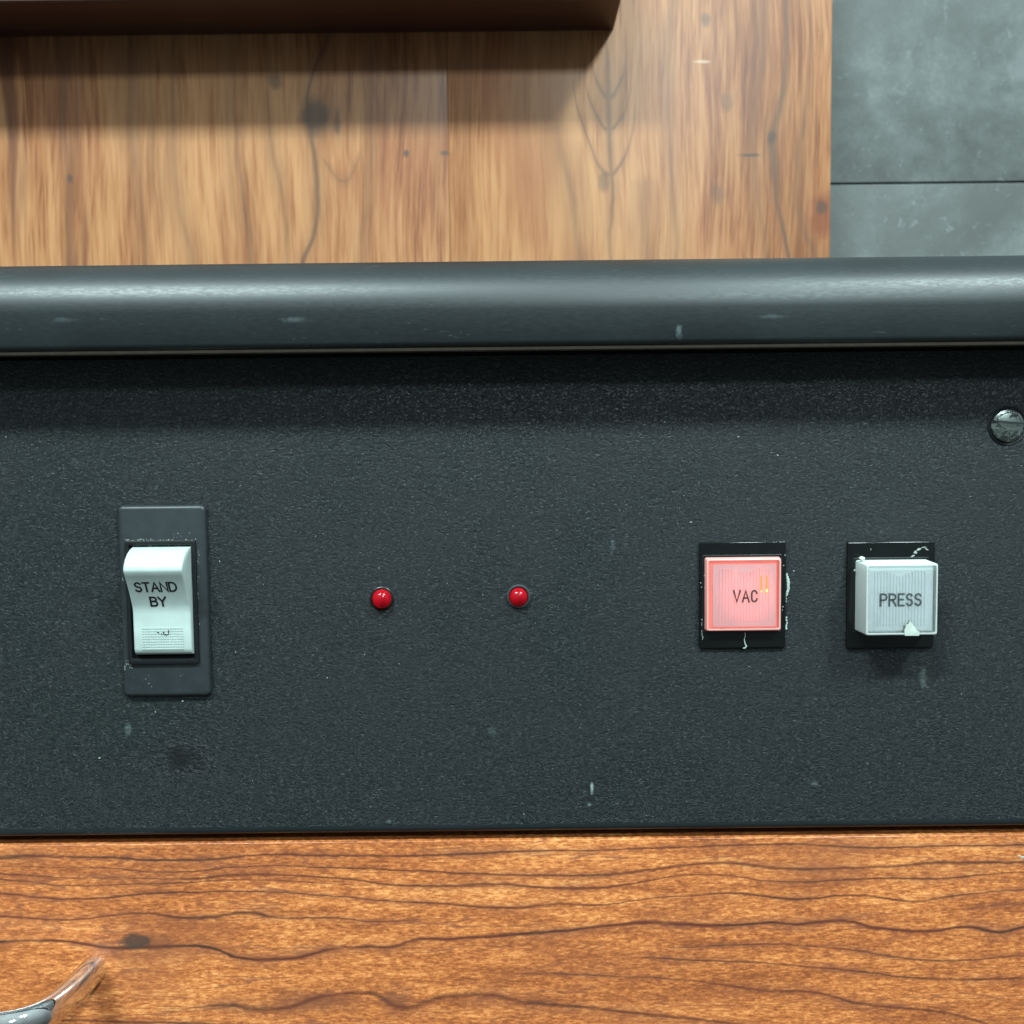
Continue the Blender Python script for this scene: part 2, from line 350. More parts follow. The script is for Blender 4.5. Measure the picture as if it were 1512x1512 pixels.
YB = 0.20             # far wooden panel's face
def far_wood():
    n = NT('vertical_grain_walnut')
    xa, xb = X(-120, 200, YB), X(1260, 200, YB)
    za, zb = Z(600, 460, YB), Z(600, -80, YB)
    def Vv(pts): return [(Z(a, b, YB), X(a, b, YB)) for a, b in pts]
    P = 0.000303
    joint = X(662, 200, YB)
    left = n.sm(n.x, joint-0.0002, joint+0.0002, 1, 0)
    bend = n.mul(n.sub(n.noise(13, 2, sz=0.5, off=3), 0.5), 0.013)
    xx = n.add(n.x, bend)
    xx = n.add(xx, n.mul(left, 0.37))
    g1 = n.noise(150, 3, 0.6, vec=n.vec(xx, 0.0, n.mul(n.z, 0.09)))
    g2 = n.noise(480, 3, 0.65, vec=n.vec(xx, 0.3, n.mul(n.z, 0.045)))
    g3 = n.noise(1200, 2, 0.6, vec=n.vec(xx, 0.6, n.mul(n.z, 0.04)))
    broad = n.noise(14, 2, 0.5, sz=0.35, off=6)
    t = n.add(n.add(n.mul(g1, 0.42), n.mul(g2, 0.50)), n.add(n.mul(g3, 0.32), n.mul(broad, 0.60)))
    base = n.ramp(n.sm(t, 0.62, 1.12), [(0.0, (.110, .036, .018)), (0.35, (.225, .082, .034)), (0.6, (.325, .135, .056)), (1.0, (.45, .225, .102))])
    base = n.mix(n.mul(n.sm(n.noise(30, 2, sz=0.3, off=14), 0.5, 0.68), 0.45), base, (.27, .085, .040))
    stripe = n.noise(105, 2, 0.5, vec=n.vec(n.add(xx, .05), 0.9, n.mul(n.z, .05)))
    lm = n.sm(n.x, X(120, 200, YB), X(420, 200, YB), .75, .15)
    base = n.mix(n.mul(n.sm(stripe, .52, .66), lm), base, (.120, .045, .026))
    raw = [
     ([(897,-60),(897,60),(899,190),(903,260),(901,380),(901,460)], 2.6, .75, [(-60,.3),(60,.5),(190,1.2),(260,.9),(380,.6),(460,.5)]),
     ([(1162,-60),(1162,0),(1156,134),(1140,204),(1143,230),(1148,300),(1164,376),(1170,460)], 2.8, .85, [(-60,.5),(100,.6),(204,1.6),(300,.9),(460,.7)]),
     ([(800,-60),(821,188),(838,260),(856,376),(862,460)], 4.0, .6, [(-60,0),(150,.1),(230,1),(460,.8)]),
     ([(952,-60),(952,268),(954,376),(954,460)], 4.0, .45, [(-60,0),(230,0),(300,1),(460,1)]),
     ([(1120,-60),(1125,60),(1112,180),(1118,280),(1130,380),(1130,460)], 2.2, .45, [(-60,.8),(200,1),(460,.7)]),
     ([(1000,-60),(985,80),(990,220),(1000,380),(1000,460)], 2.0, .4, [(-60,.8),(200,1),(460,.7)]),
     ([(486,-60),(486,51),(463,106),(455,150),(463,218),(467,324),(462,350),(447,384),(440,460)], 2.6, .8, [(-60,.6),(60,1),(120,.7),(215,1),(300,1),(384,1),(460,.8)]),
     ([(403,-60),(395,160),(403,231),(417,287),(424,380),(426,460)], 2.4, .55, [(-60,.3),(160,.5),(250,1),(300,.7),(460,.5)]),
     ([(345,-60),(345,160),(352,231),(364,330),(370,384),(372,460)], 2.6, .6, [(-60,.6),(200,.7),(300,1),(460,1)]),
     ([(262,-60),(255,160),(262,300),(285,384),(290,460)], 3.0, .55, [(-60,.5),(160,.7),(300,1),(460,1)]),
     ([(95,-60),(97,60),(92,150),(100,262),(100,384),(100,460)], 4.2, .55, [(-60,1),(60,1.5),(180,.9),(300,.5),(460,.4)]),
     ([(190,-60),(195,80),(195,180),(200,384),(200,460)], 4.0, .55, [(-60,1),(100,1.4),(200,.9),(300,.5),(460,.4)]),
     ([(560,-60),(548,100),(548,230),(535,384),(530,460)], 2.2, .5, [(-60,1),(200,1),(460,.8)]),
     ([(1190,-60),(1194,120),(1178,250),(1180,320),(1205,384),(1210,460)], 3.0, .55, [(-60,.3),(150,.6),(300,1.2),(460,1)]),
    ]
    L = [(Vv(p), hw*2.4*P, st*(1 if p[0][0] in (897, 1162, 486) else .6), [(Z(700, a, YB), v) for a, v in prof]) for p, hw, st, prof in raw]
    wob = n.mul(n.sub(n.noise(60, 2, sx=0.7), 0.5), 0.003)
    vm, hm = veins(n, n.z, n.x, za, zb, xa, xb, L, wob)
    def Vh(pts): return [(X(a, b, YB), Z(a, b, YB)) for a, b in pts]
    hv = [
     ([(-120,60),(830,80),(848,145),(870,210),(890,252),(900,258),(912,248),(935,190),(948,100),(1260,60)], 2.6, .8, [(-120,0),(835,0),(850,.8),(900,1.3),(935,1),(950,0),(1260,0)]),
     ([(-120,60),(850,90),(866,134),(884,176),(899,192),(912,180),(923,166),(940,120),(1260,60)], 2.4, .7, [(-120,0),(855,0),(870,1),(900,1.4),(925,1),(940,0),(1260,0)]),
     ([(-120,30),(860,40),(872,90),(886,130),(899,144),(912,128),(925,100),(940,50),(1260,30)], 2.6, .7, [(-120,0),(862,0),(878,1),(900,1.6),(925,.8),(940,0),(1260,0)]),
     ([(-120,200),(460,205),(472,227),(490,252),(509,268),(520,255),(532,231),(540,210),(1260,200)], 1.8, .35, [(-120,0),(464,0),(480,1),(509,1.1),(530,1),(540,0),(1260,0)]),
    ]
    L2 = [(Vh(p), hw*2.2*P, st, [(X(a, 200, YB), v) for a, v in prof]) for p, hw, st, prof in hv]
    vm2, hm2 = veins(n, n.x, n.z, xa, xb, za, zb, L2, n.mul(wob, 0.6))
    vm = n.M('MAXIMUM', vm, vm2)
    base = n.mix(n.mul(n.M('MAXIMUM', hm, hm2), 0.35), base, (.19, .085, .045))
    vm = n.mul(vm, n.sm(n.noise(45, 2, sz=.4, off=23), .3, .6, .45, 1))
    col = n.mix(vm, base, (.115, .066, .044))
    _w = n.mul(n.sub(n.noise(160, 2, off=9), .5), 0.9)
    def spot(px, py, rx, ry, k, c=(.070, .052, .042), f=9):
        nonlocal col
        mk = n.ell(X(px, py, YB), Z(px, py, YB), rx*P, ry*P, 0.3, 1.0, _w)
        col = n.mix(n.mul(mk, k), col, c)
    spot(478, 175, 40, 50, .55, (.25, .12, .06)); spot(466, 172, 31, 36, .75); spot(498, 182, 7, 26, .6)
    spot(407, 118, 15, 20, .6); spot(103, 263, 6, 9, .7); spot(600, 227, 6, 8, .8); spot(657, 226, 9, 5, .8)
    spot(1041, 28, 11, 14, .6); spot(1108, 229, 22, 3.4, .85); spot(1140, 203, 9, 13, .7); spot(1073, 150, 14, 18, .45)
    spot(1060, 285, 14, 24, .4); spot(1212, 322, 24, 46, .8, (.20, .060, .030)); spot(1213, 308, 12, 15, .7)
    spot(1037, 91, 17, 3.0, .5, (.6, .48, .36)); spot(892, 268, 12, 20, .5)
    n.b.inputs['Specular IOR Level'].default_value = 0.28
    return n.set(Base_Color=col, Roughness=0.34)

def dark_wood():
    n = NT('dark_brown_wood')
    g = n.noise(300, 3, 0.6, sx=0.06)
    return n.set(Base_Color=n.ramp(g, [(0.3, (.045, .017, .012)), (0.7, (.075, .030, .020))]), Roughness=0.45)

def tile_mat():
    n = NT('grey_concrete_look_tile')
    a = n.noise(16, 5, 0.62, off=2, dist=0.3); b = n.noise(60, 4, 0.65, off=7); c = n.noise(500, 3, 0.6)
    t = n.add(n.add(n.mul(a, .75), n.mul(b, .45)), n.mul(c, .14))
    col = n.ramp(n.sm(t, 0.48, 0.86), [(0, (.062, .068, .065)), (0.35, (.083, .093, .088)), (0.7, (.110, .125, .120)), (1.0, (.150, .168, .164))])
    spk = n.sm(n.noise(150, 4, 0.7, off=31, dist=0.5), 0.60, 0.68)
    col = n.mix(n.mul(spk, 0.35), col, (.20, .23, .225))
    n.bump(b, 0.08, 0.0005)
    return n.set(Base_Color=col, Roughness=n.sm(b, .3, .7, .45, .65))

def panel_mat():
    n = NT('black_leather_grained_panel')
    a = n.noise(1120, 3, 0.62, sx=0.72, sz=1.1, dist=0.7)
    rg = n.M('ABSOLUTE', n.sub(a, 0.5))
    h = n.sub(n.mul(a, 1.0), n.mul(n.M('MINIMUM', rg, 0.06), 6.0))
    zb = Z(756, 1229); edge = n.sm(n.z, zb+0.0012, zb+0.0035, 0.04, 1)
    broad = n.noise(14, 3, off=4); b2 = n.noise(45, 3, off=9)
    col = n.ramp(n.add(n.mul(broad, .6), n.mul(b2, .4)), [(0.3, (.0065, .0100, .0125)), (0.5, (.0085, .0128, .0145)), (0.7, (.0098, .0160, .0160))])
    pk = n.mul(n.mul(n.sm(rg, 0.0, 0.035, 1, 0), n.sm(n.noise(700, 2, off=17), .42, .62)), edge)
    col = n.mix(pk, col, (.030, .041, .043))
    for vx, v0, v1 in ((305, 1030, 1115), (361, 1010, 1120)):
        lx = n.sm(n.M('ABSOLUTE', n.sub(n.x, X(vx, 1070))), .0001, .0005, 1, 0)
        lz = n.mul(n.sm(n.z, Z(vx, v1), Z(vx, v1)+.004), n.sm(n.z, Z(vx, v0)-.004, Z(vx, v0), 1, 0))
        col = n.mix(n.mul(n.mul(lx, lz), .5), col, (.006, .008, .008))
    # greasy stain, smears, white nicks
    wob = n.mul(n.sub(n.noise(170, 3, off=13), .5), 1.0)
    st = n.ell(X(272, 1120), Z(272, 1120), .0105, .0075, 0.1, 1.1, wob)
    col = n.mix(n.mul(st, .85), col, (.006, .007, .008))
    _w = n.mul(n.sub(n.noise(800, 1, off=5), .5), 1.0)
    def mark(px, py, rx, rz, k, c, f):
        nonlocal col
        m = n.ell(X(px, py), Z(px, py), rx*.000177, rz*.000177, .2, 1.0, _w)
        col = n.mix(n.mul(m, k), col, c)
    mark(189, 1077, 7, 13, .45, (.13, .18, .17), 3); mark(1363, 1000, 8, 22, .4, (.14, .18, .17), 5)
    mark(874, 1163, 3.2, 15, .8, (.33, .42, .40), 6); mark(870, 1188, 4.5, 4, .6, (.3, .38, .36), 8)
    mark(1203, 1157, 8, 5, .5, (.13, .16, .16), 2); mark(727, 1080, 10, 9, .3, (.10, .14, .13), 7)
    mark(905, 805, 5, 14, .4, (.10, .13, .14), 12); mark(573, 1213, 6, 4, .4, (.2, .26, .25), 15)
    mark(1415, 905, 40, 60, .35, (.012, .012, .013), 16)
    n.bump(h, n.mul(edge, n.sub(1.0, n.mul(st, .6))), 0.00036)
    n.b.inputs['Specular IOR Level'].default_value = 0.55
    return n.set(Base_Color=col, Roughness=n.mix(st, n.sm(n.add(n.mul(broad, .6), n.mul(b2, .4)), .35, .65, .50, .34), 0.33))

def nosing_mat():
    n = NT('satin_black_nosing')
    s = n.noise(2600, 3, 0.7, sx=0.02, sy=1, sz=1); p = n.noise(1800, 3, 0.7, sx=0.25)
    sm = n.noise(30, 3, off=3)
    sc = n.sm(n.noise(900, 2, 0.5, sx=0.12, dist=2.5, off=8), 0.70, 0.76)
    col = n.mix(n.sm(sm, .35, .7), (.007, .011, .0125), (.011, .0165, .018))
    col = n.mix(n.mul(sc, .3), col, (.10, .13, .13))
    _w = n.mul(n.sub(n.noise(800, 1, off=5), .5), 1.0)
    def mark(px, py, rx, rz, k, c, f):
        nonlocal col
        m = n.ell(X(px, py, -.018), Z(px, py, -.018), rx*.000167, rz*.000167, .1, 1.0, _w)
        col = n.mix(n.mul(m, k), col, c)
    mark(1006, 487, 6, 13, .5, (.16, .21, .21), 3); mark(1145, 465, 30, 4, .3, (.12, .14, .14), 5)
    mark(430, 470, 26, 6, .35, (.12, .15, .15), 7); mark(85, 470, 24, 5, .25, (.12, .15, .15), 9)
    n.bump(n.add(n.mul(s, .5), n.mul(p, .8)), 0.05, 0.00012)
    n.b.inputs['Specular IOR Level'].default_value = 0.6
    return n.set(Base_Color=col, Roughness=n.sm(p, .3, .7, .39, .47))

MAT = dict(
    drawer=drawer_wood(), far=far_wood(), dark=dark_wood(), tile=tile_mat(), panel=panel_mat(), nosing=nosing_mat(),
    tan=plain('tan_laminate_edge', (.095, .075, .052), .8),
    inside=plain('dark_cabinet_board', (.05, .03, .018), .8),
    grout=plain('dark_grout', (.075, .084, .080), .9),
    plate=plain('matt_black_plastic', (.022, .028, .031), .42, .5),
    bezel=plain('black_bezel_plastic', (.008, .010, .011), .35, .5),
    hole=plain('black_void', (.004, .004, .004), .8, .1),
    gloss=plain('glossy_black_plastic', (.0045, .0060, .0060), .10, .5),
    ink=plain('black_ink', (.010, .012, .012), .5, .3),
    dust=plain('pale_dust', (.50, .56, .50), .9, .2),
    dustgrey=plain('grey_dust', (.30, .34, .31), .9, .2),
    chrome=plain('chrome', (.88, .90, .90), .06, .5, 1.0),
    glue=plain('dried_clear_glue', (.42, .52, .47), .25, .6),
)
def lettering_grey(name, c):
    n = NT(name); v = n.noise(2600, 2, off=5)
    return n.set(Base_Color=n.mix(n.sm(v, .35, .7), c, tuple(q*3 for q in c)), Roughness=.6)
MAT['legend_press'] = lettering_grey('engraved_grey_ink', (.035, .052, .055))
MAT['legend_vac'] = lettering_grey('engraved_brown_ink', (.055, .026, .024))
def screw_mat():
    n = NT('worn_black_screw_metal'); v = n.noise(420, 3, .6, off=2, dist=.3)
    k = n.sm(v, .43, .52)
    n.bump(v, .08, .0002)
    return n.set(Base_Color=n.mix(k, (.022, .028, .026), (.26, .30, .28)), Metallic=k, Roughness=n.mix(k, .25, .32))
MAT['screw'] = screw_mat()
def milky(name, col, sss=0.5, rough=.28, em=None, es=0):
    n = NT(name); v = n.noise(350, 3, off=3)
    n.b.inputs['Subsurface Weight'].default_value = sss
    n.b.inputs['Subsurface Radius'].default_value = (1, 1, 1); n.b.inputs['Subsurface Scale'].default_value = .002
    if em: n.set(Emission_Color=em, Emission_Strength=es)
    return n.set(Base_Color=n.mix(n.sm(v, .3, .75), tuple(c*.93 for c in col), col), Roughness=rough)
MAT['rocker'] = milky('milky_green_white_plastic', (.48, .575, .545), .15, .33)
def clear(name, tint, fac=.9, rough=.06):
    n = NT(name)
    tr = n.t.nodes.new('ShaderNodeBsdfTransparent'); tr.inputs[0].default_value = (*tint, 1)
    n.set(Base_Color=tuple(.92*c for c in tint), Roughness=rough)
    fr = n.t.nodes.new('ShaderNodeFresnel'); fr.inputs[0].default_value = 1.36
    mx = n.t.nodes.new('ShaderNodeMixShader')
    n.put(mx.inputs[0], n.M('MINIMUM', n.add(n.mul(fr.outputs[0], 1.0), 1-fac), 1.0))
    n.t.links.new(tr.outputs[0], mx.inputs[1]); n.t.links.new(n.b.outputs[0], mx.inputs[2])
    n.t.links.new(mx.outputs[0], n.out.inputs[0])
    return n.m
MAT['clear'] = clear('clear_acrylic', (1.0, 1.0, 1.0), 1.0)
MAT['shell_clear'] = clear('frosted_acrylic_wall', (.90, .96, .92), .50, .25)
MAT['shell_red'] = None
def lit(name, base, em, es, rough=.4):
    n = NT(name); v = n.noise(220, 2, off=6)
    n.set(Emission_Color=n.mix(n.sm(v, .3, .7), tuple(c*.8 for c in em), em), Emission_Strength=es, Base_Color=base, Roughness=rough)
    return n.m
MAT['shell_red'] = lit('backlit_red_acrylic_rim', (.62, .34, .31), (1.0, .14, .10), .16, .25)
MAT['core_red'] = lit('backlit_red_core', (.6, .25, .22), (1.0, .17, .12), .62, .4)
MAT['insert_white'] = milky('white_insert', (.88, .97, .99), .0, .5)
def lit_insert():
    n = NT('backlit_pink_insert')
    cx, cz = X(1101, 872), Z(1101, 872)
    core = n.ell(cx+.0005, cz-.0003, .0100, .0100, .3, 1.0)
    top = n.ell(cx-.0002, Z(1097, 843), .0034, .0032, .2, 1.0)
    g = n.mul(core, n.sub(1.0, n.mul(top, .8)))
    st = n.noise(1500, 1, vec=n.vec(n.x, 0, n.mul(n.z, .05)))
    n.set(Base_Color=(.78, .60, .63), Roughness=.5, Emission_Color=(1.0, .17, .12),
          Emission_Strength=n.add(.24, n.mul(g, n.sm(st, .3, .7, .16, .36))))
    return n.m
MAT['insert_pink'] = lit_insert()
MAT['filament'] = lit('glowing_orange_filament', (.75, .25, .03), (1.0, .36, .02), .75)
MAT['filament_hot'] = lit('glowing_yellow_point', (.9, .7, .2), (1.0, .75, .18), 1.4)
def led_mat():
    n = NT('clear_red_lens')
    tr = n.t.nodes.new('ShaderNodeBsdfTransparent'); tr.inputs[0].default_value = (.85, .01, .035, 1)
    n.set(Base_Color=(.60, .003, .016), Roughness=.14); n.b.inputs['Coat Weight'].default_value = 1.0; n.b.inputs['Coat Roughness'].default_value = .10
    mx = n.t.nodes.new('ShaderNodeMixShader'); mx.inputs[0].default_value = .46
    n.t.links.new(tr.outputs[0], mx.inputs[1]); n.t.links.new(n.b.outputs[0], mx.inputs[2])
    n.t.links.new(mx.outputs[0], n.out.inputs[0])
    return n.m
MAT['led'] = led_mat()
MAT['led_cup'] = plain('pale_lamp_cup', (.8, .5, .5), .4)
MAT['collar'] = plain('dark_grey_collar', (.055, .065, .068), .3)

# ------------------------------------------------------------------ setting: tiled wall
wall = bpy.data.objects.new('tiled_wall', None); COL.objects.link(wall)
YW = 0.232
zj = Z(1380, 270, YW)
TW, TH, G = 0.60, 0.30, 0.0007
wall.location = (0, YW+0.01, zj-2*TH); wall['kind'] = 'structure'
bm = bmesh.new(); box(bm, -0.75, 1.35, YW+0.0012, YW+0.03, zj-2*TH, zj+2*TH); emit(bm, 'grout', MAT['grout'], wall, smooth=False)
xj = X(1480, 200, YW) + 0.12
for r_ in range(-2, 2):
    for c_ in (-2, -1, 0, 1):
        x0 = xj + c_*TW; z0 = zj + r_*TH
        if x0 < -0.8: continue
        bm = bmesh.new()
        slab(bm, x0+G/2, x0+TW-G/2, z0+G/2, z0+TH-G/2, YW+0.008, YW, 0.0006, 0.0005, n=2)
        emit(bm, 'tile', MAT['tile'], wall)

# ------------------------------------------------------------------ far wooden unit
ZF = -0.35
xr = X(1227, 200, YB)
unit = thing('wooden_cabinet', (0, YB+0.008, ZF), 'brown wood-grain cabinet front with a dark overhanging board, behind the black rounded edge', 'cabinet')
xj2 = X(662, 200, YB)
for x0, x1 in ((-0.46, xj2-0.00004), (xj2+0.00004, xr)):
    bm = bmesh.new(); slab(bm, x0, x1, ZF, 0.42, YB+0.018, YB, 0.0003, 0.00025, n=2)
    emit(bm, 'board', MAT['far'], unit)
# overhanging dark board with its slanted right end
yo = YB-0.037
zo = Z(700, 47, YB)
xo = X(906, 45, YB)
bm = bmesh.new()
prof = [(-0.46, zo), (xo-0.0006, zo), (xo, zo+0.0006), (xo, zo+0.040), (-0.46, zo+0.040)]
loops_mesh(bm, [[(x, YB-0.0002, z) for x, z in prof], [(x, yo+.0008, z) for x, z in prof], [(x+(-.0006 if x > 0 else 0), yo, z+(.0006 if z < zo+.01 else -.0006)) for x, z in prof]])
emit(bm, 'overhanging_board', MAT['dark'], unit, smooth=False)

# ------------------------------------------------------------------ cabinet with rounded worktop edge
cab = thing('workbench', (0, 0.06, -0.30), 'black-edged bench top, its satin rounded nosing running above the control panel', 'bench')
YN = -0.0150                       # foremost face of the nosing
z_top = Z(756, 386, YN+0.012) + 0.0002
z_bot = Z(756, 511, YN+0.001)
Rn = 0.0136
prof = []
for i in range(19):                # top arc, from flat top to vertical face
    a = R(90 - 90*i/18)
    prof.append((YN + Rn - Rn*math.cos(a), z_top - Rn + Rn*math.sin(a)))
prof += [(YN+0.0001, z_top-Rn-0.0014), (YN+0.0003, z_bot+0.0014), (YN+0.0007, z_bot+0.0004), (YN+0.0013, z_bot)]
inner = [(YN+0.004, z_bot), (0.09, z_bot), (0.09, z_top)]
bm = bmesh.new(); prism_x(bm, prof+inner, -0.42, 0.42, 1)
top = emit(bm, 'worktop', MAT['nosing'], cab, sharp=40)
bm = bmesh.new(); zt2 = z_bot-0.0012
box(bm, -0.42, 0.42, YN+0.0016, YN+0.006, zt2+.0003, z_bot-0.00002, 0.0001)
emit(bm, 'laminate_edge', MAT['tan'], top)
bm = bmesh.new(); box(bm, -0.42, 0.42, YN+0.008, 0.09, z_bot-0.0010, z_bot-0.00003); emit(bm, 'underside_board', MAT['hole'], cab, smooth=False)
bm = bmesh.new(); box(bm, -0.41, 0.41, 0.0205, 0.088, -0.30, z_bot-0.0011); emit(bm, 'carcass', MAT['inside'], cab, smooth=False)

# ------------------------------------------------------------------ control panel
PZ0 = Z(756, 1229)
PT = 0.0055
pan = thing('control_panel', (0, 0.003, PZ0), 'black leather-grained control panel with one rocker switch, two red lamps and two square push buttons', 'control panel')
bm = bmesh.new()
pz1 = z_bot - 0.0012
prof = [(PT, PZ0), (0.0016, PZ0)]
for i in range(7):
    a = R(-90 - 90*i/6); prof.append((0.0016 + 0.0016*math.cos(a), PZ0 + 0.0016 + 0.0016*math.sin(a)))
prof += [(0, pz1), (PT, pz1)]
prism_x(bm, prof, -0.40, 0.40); emit(bm, 'panel_sheet', MAT['panel'], pan)

# ---- rocker switch
hp = 0.0016
a0 = at(174, 747, -hp); a1 = at(311, 1028, -hp)
px0 = X(177, 888, -hp); px1 = X(307.5, 888, -hp)
bm = bmesh.new(); slab(bm, px0, px1, a1.z, a0.z, 0.0001, -hp, 0.0015, 0.0010)
sw = emit(bm, 'rocker_switch', MAT['plate'], pan); sw['label'] = 'tall black switch plate holding a pale green-white STAND BY rocker'
hb = 0.0024
bx0, bx1 = X(186, 890, -hb), X(291, 890, -hb); bz1, bz0 = Z(235, 798.5, -hb), Z(242, 981, -hb)
fwid = 0.0012
bm = bmesh.new(); ring(bm, (bx0, bx1, bz0, bz1), (bx0+fwid, bx1-fwid, bz0+fwid*1.3, bz1-fwid), -hp+.0001, -hb, .0005, .0003, .0002)
emit(bm, 'bezel', MAT['bezel'], sw)
bm = bmesh.new(); box(bm, bx0+fwid*.5, bx1-fwid*.5, -hp-0.0001, -hp-0.0003, bz0+fwid*.5, bz1-fwid*.5); emit(bm, 'recess', MAT['hole'], sw, smooth=False)
# rocker: profile in (z, h) swept across x
rp = [(807.5, 1.8), (808.6, 3.4), (812, 5.2), (818, 7.2), (826, 8.8), (835, 9.9), (841, 10.3), (845, 10.1), (851, 9.3), (860, 8.2), (872, 6.9), (884, 5.7), (893, 4.9), (899, 4.5), (906, 4.3), (930, 4.25), (958, 4.2), (963, 3.9), (966, 3.2)]
xc = X(240, 945, -.0042); hw = 0.5*(X(283, 945, -.0042)-X(197.3, 945, -.0042))
front = [(-h*.001, Z(235, py, -h*.001)) for py, h in rp]
bm = bmesh.new()
base = [(-hp-.0004, front[-1][1]), (-hp-.0004, front[0][1])]
bev = .0005
lp = lambda x, k: [(x, y+k*(1 if j < len(front) else 0), z) for j, (y, z) in enumerate(front+base)]
loops_mesh(bm, [lp(xc-hw, bev), lp(xc-hw+bev*.3, bev*.3), lp(xc-hw+bev, 0), lp(xc+hw-bev, 0), lp(xc+hw-bev*.3, bev*.3), lp(xc+hw, bev)])
rk = emit(bm, 'rocker', MAT['rocker'], sw, sharp=50)
def rsurf(x, z):
    for (y0, z0), (y1, z1) in zip(front, front[1:]):
        if z1 <= z <= z0: return y0 + (y1-y0)*(z-z0)/(z1-z0)
    return -.0042
bm = bmesh.new()
def hz(py, px=230):    # z on the rocker face seen at row py
    lo, hi = front[-1][1], front[0][1]
    for _ in range(40):
        mdl = (lo+hi)/2
        if mdl > Z(px, py, rsurf(0, mdl)): hi = mdl
        else: lo = mdl
    return (lo+hi)/2
def hx(px, py): z = hz(py, px); return X(px, py, rsurf(0, z))
W = {'I': .1, 'S': .85, 'T': .85, 'A': 1.0, 'N': .9, 'D': .95, 'B': .9, 'Y': 1.0}
# finely stepped strokes follow the slope
def dense(pts, k=4):
    o = []
    for a, b in zip(pts, pts[1:]):
        for i in range(k): o.append((a[0]+(b[0]-a[0])*i/k, a[1]+(b[1]-a[1])*i/k))
    return o+[pts[-1]]
for k_ in 'TNVYEABPRD':
    GL[k_] = [s if len(s) > 8 else s for s in GL[k_]]
word(bm, 'STAND', hx(199, 866), hx(260, 866), hz(873), hz(860.5), .00047, rsurf, .30, .00006, W)
word(bm, 'BY', hx(222.5, 888), hx(245, 888), hz(894.5), hz(882), .00047, rsurf, .28, .00006, W)
q = lambda l: [(hx(a, b), hz(b)) for a, b in l]
stroke(bm, q([(232.6, 933.8), (234.4, 934.9)]), .00034, rsurf, .00006)
stroke(bm, q([(239.5, 936), (242, 934.6), (244.5, 938.2)]), .00050, rsurf, .00006)
stroke(bm, q([(240.5, 935.2), (246.8, 938.8), (248.6, 936.2), (248.8, 931.5)]), .00034, rsurf, .00006)
emit(bm, 'lettering', MAT['ink'], sw, smooth=False)
bm = bmesh.new()
gx0, gx1, gz1, gz0 = hx(209, 930), hx(271, 930), hz(926), hz(960)
for i in range(17):
    for j in range(9):
        x = gx0+(gx1-gx0)*(i+.5)/17; z = gz0+(gz1-gz0)*(j+.5)/9; s = .00021
        y = rsurf(x, z)
        box(bm, x-s, x+s, y-.00016, y+.0001, z-s*.9, z+s*.9, .00006)
emit(bm, 'grip_dots', MAT['rocker'], sw)
# dust in the crack round the bezel
bm = bmesh.new()
def crumbs(n, f, y, r0, r1):
    for _ in range(n):
        px, py = f(); blob(bm, X(px, py, y), y-.00003, Z(px, py, y), random.uniform(r0, r1), random.uniform(.8, 2.2), random.uniform(.6, 1.1), .35, random.uniform(0, 3))
g = random.gauss; u = random.uniform
crumbs(60, lambda: (u(184, 288), 797.5+g(0, .8)), -hp, .00006, .00016)
crumbs(16, lambda: (u(190, 275), 806+g(0, .6)), -hb+.0004, .00005, .00012)
crumbs(26, lambda: (184+u(0, 12), 976+g(4, 4)), -hp, .00006, .00015)
crumbs(30, lambda: (292.5+g(0, .8), u(810, 975)), -hp, .00005, .00012)
crumbs(10, lambda: (u(250, 290), u(786, 797)), -hp, .00006, .00011)
crumbs(12, lambda: (u(195, 290), u(995, 1020)), -hp, .00004, .00010)
crumbs(10, lambda: (181+g(0, .8), u(820, 960)), -hp, .00005, .00011)
crumbs(26, lambda: (u(196, 284), 975+g(0, .7)), -hb+.0003, .00006, .00013)
o = emit(bm, 'dust', MAT['dustgrey'], sw); o['kind'] = 'stuff'

# ---- red indicator lamps
def indicator(px, py, d_px, collar, label):
    c = at(px, py, -.0015); r = d_px*.5*.000177*.985
    cx, cz = c.x, c.z
    bm = bmesh.new()
    lathe(bm, cx, cz, [(r, -.0004)] + [(r*math.cos(R(a)), -.0007 - .0021*math.sin(R(a))) for a in range(0, 90, 9)] + [(r*.05, -.0028)], 44)
    L = emit(bm, 'indicator_lamp', MAT['led'], pan, sharp=60); L['label'] = label
    bm = bmesh.new()
    if collar:
        lathe(bm, cx+.00005, cz+.00008, [(r*1.26, .0001), (r*1.26, -.0005), (r*1.2, -.0007), (r*1.1, -.0007), (r*1.03, -.0003), (r*1.03, .0001)], 44)
        emit(bm, 'collar', MAT['collar'], L)
    else:
        lathe(bm, cx+.00002, cz, [(r*1.24, .0001), (r*1.24, -.00035), (r*1.18, -.00045), (r*1.04, -.00002), (r*1.04, .0001)], 44)
        emit(bm, 'collar', MAT['bezel'], L)
    bm = bmesh.new(); lathe(bm, cx, cz, [(r*.98, -.00005), (r*.98, -.0002), (r*.9, -.00025)], 32); emit(bm, 'reflector', MAT['led_cup'], L)
    bm = bmesh.new()
    box(bm, cx-.0001, cx+.0001, -.0016, -.0003, cz-r*.8, cz+r*.8); box(bm, cx+.0007, cx+.0009, -.0013, -.0003, cz-r*.6, cz+r*.3)
    emit(bm, 'electrode', MAT['hole'], L, smooth=False)
indicator(563, 885, 29, False, 'left red dome lamp, set in a plain black hole')
indicator(765.5, 882, 28, True, 'right red dome lamp, ringed by a grey collar')

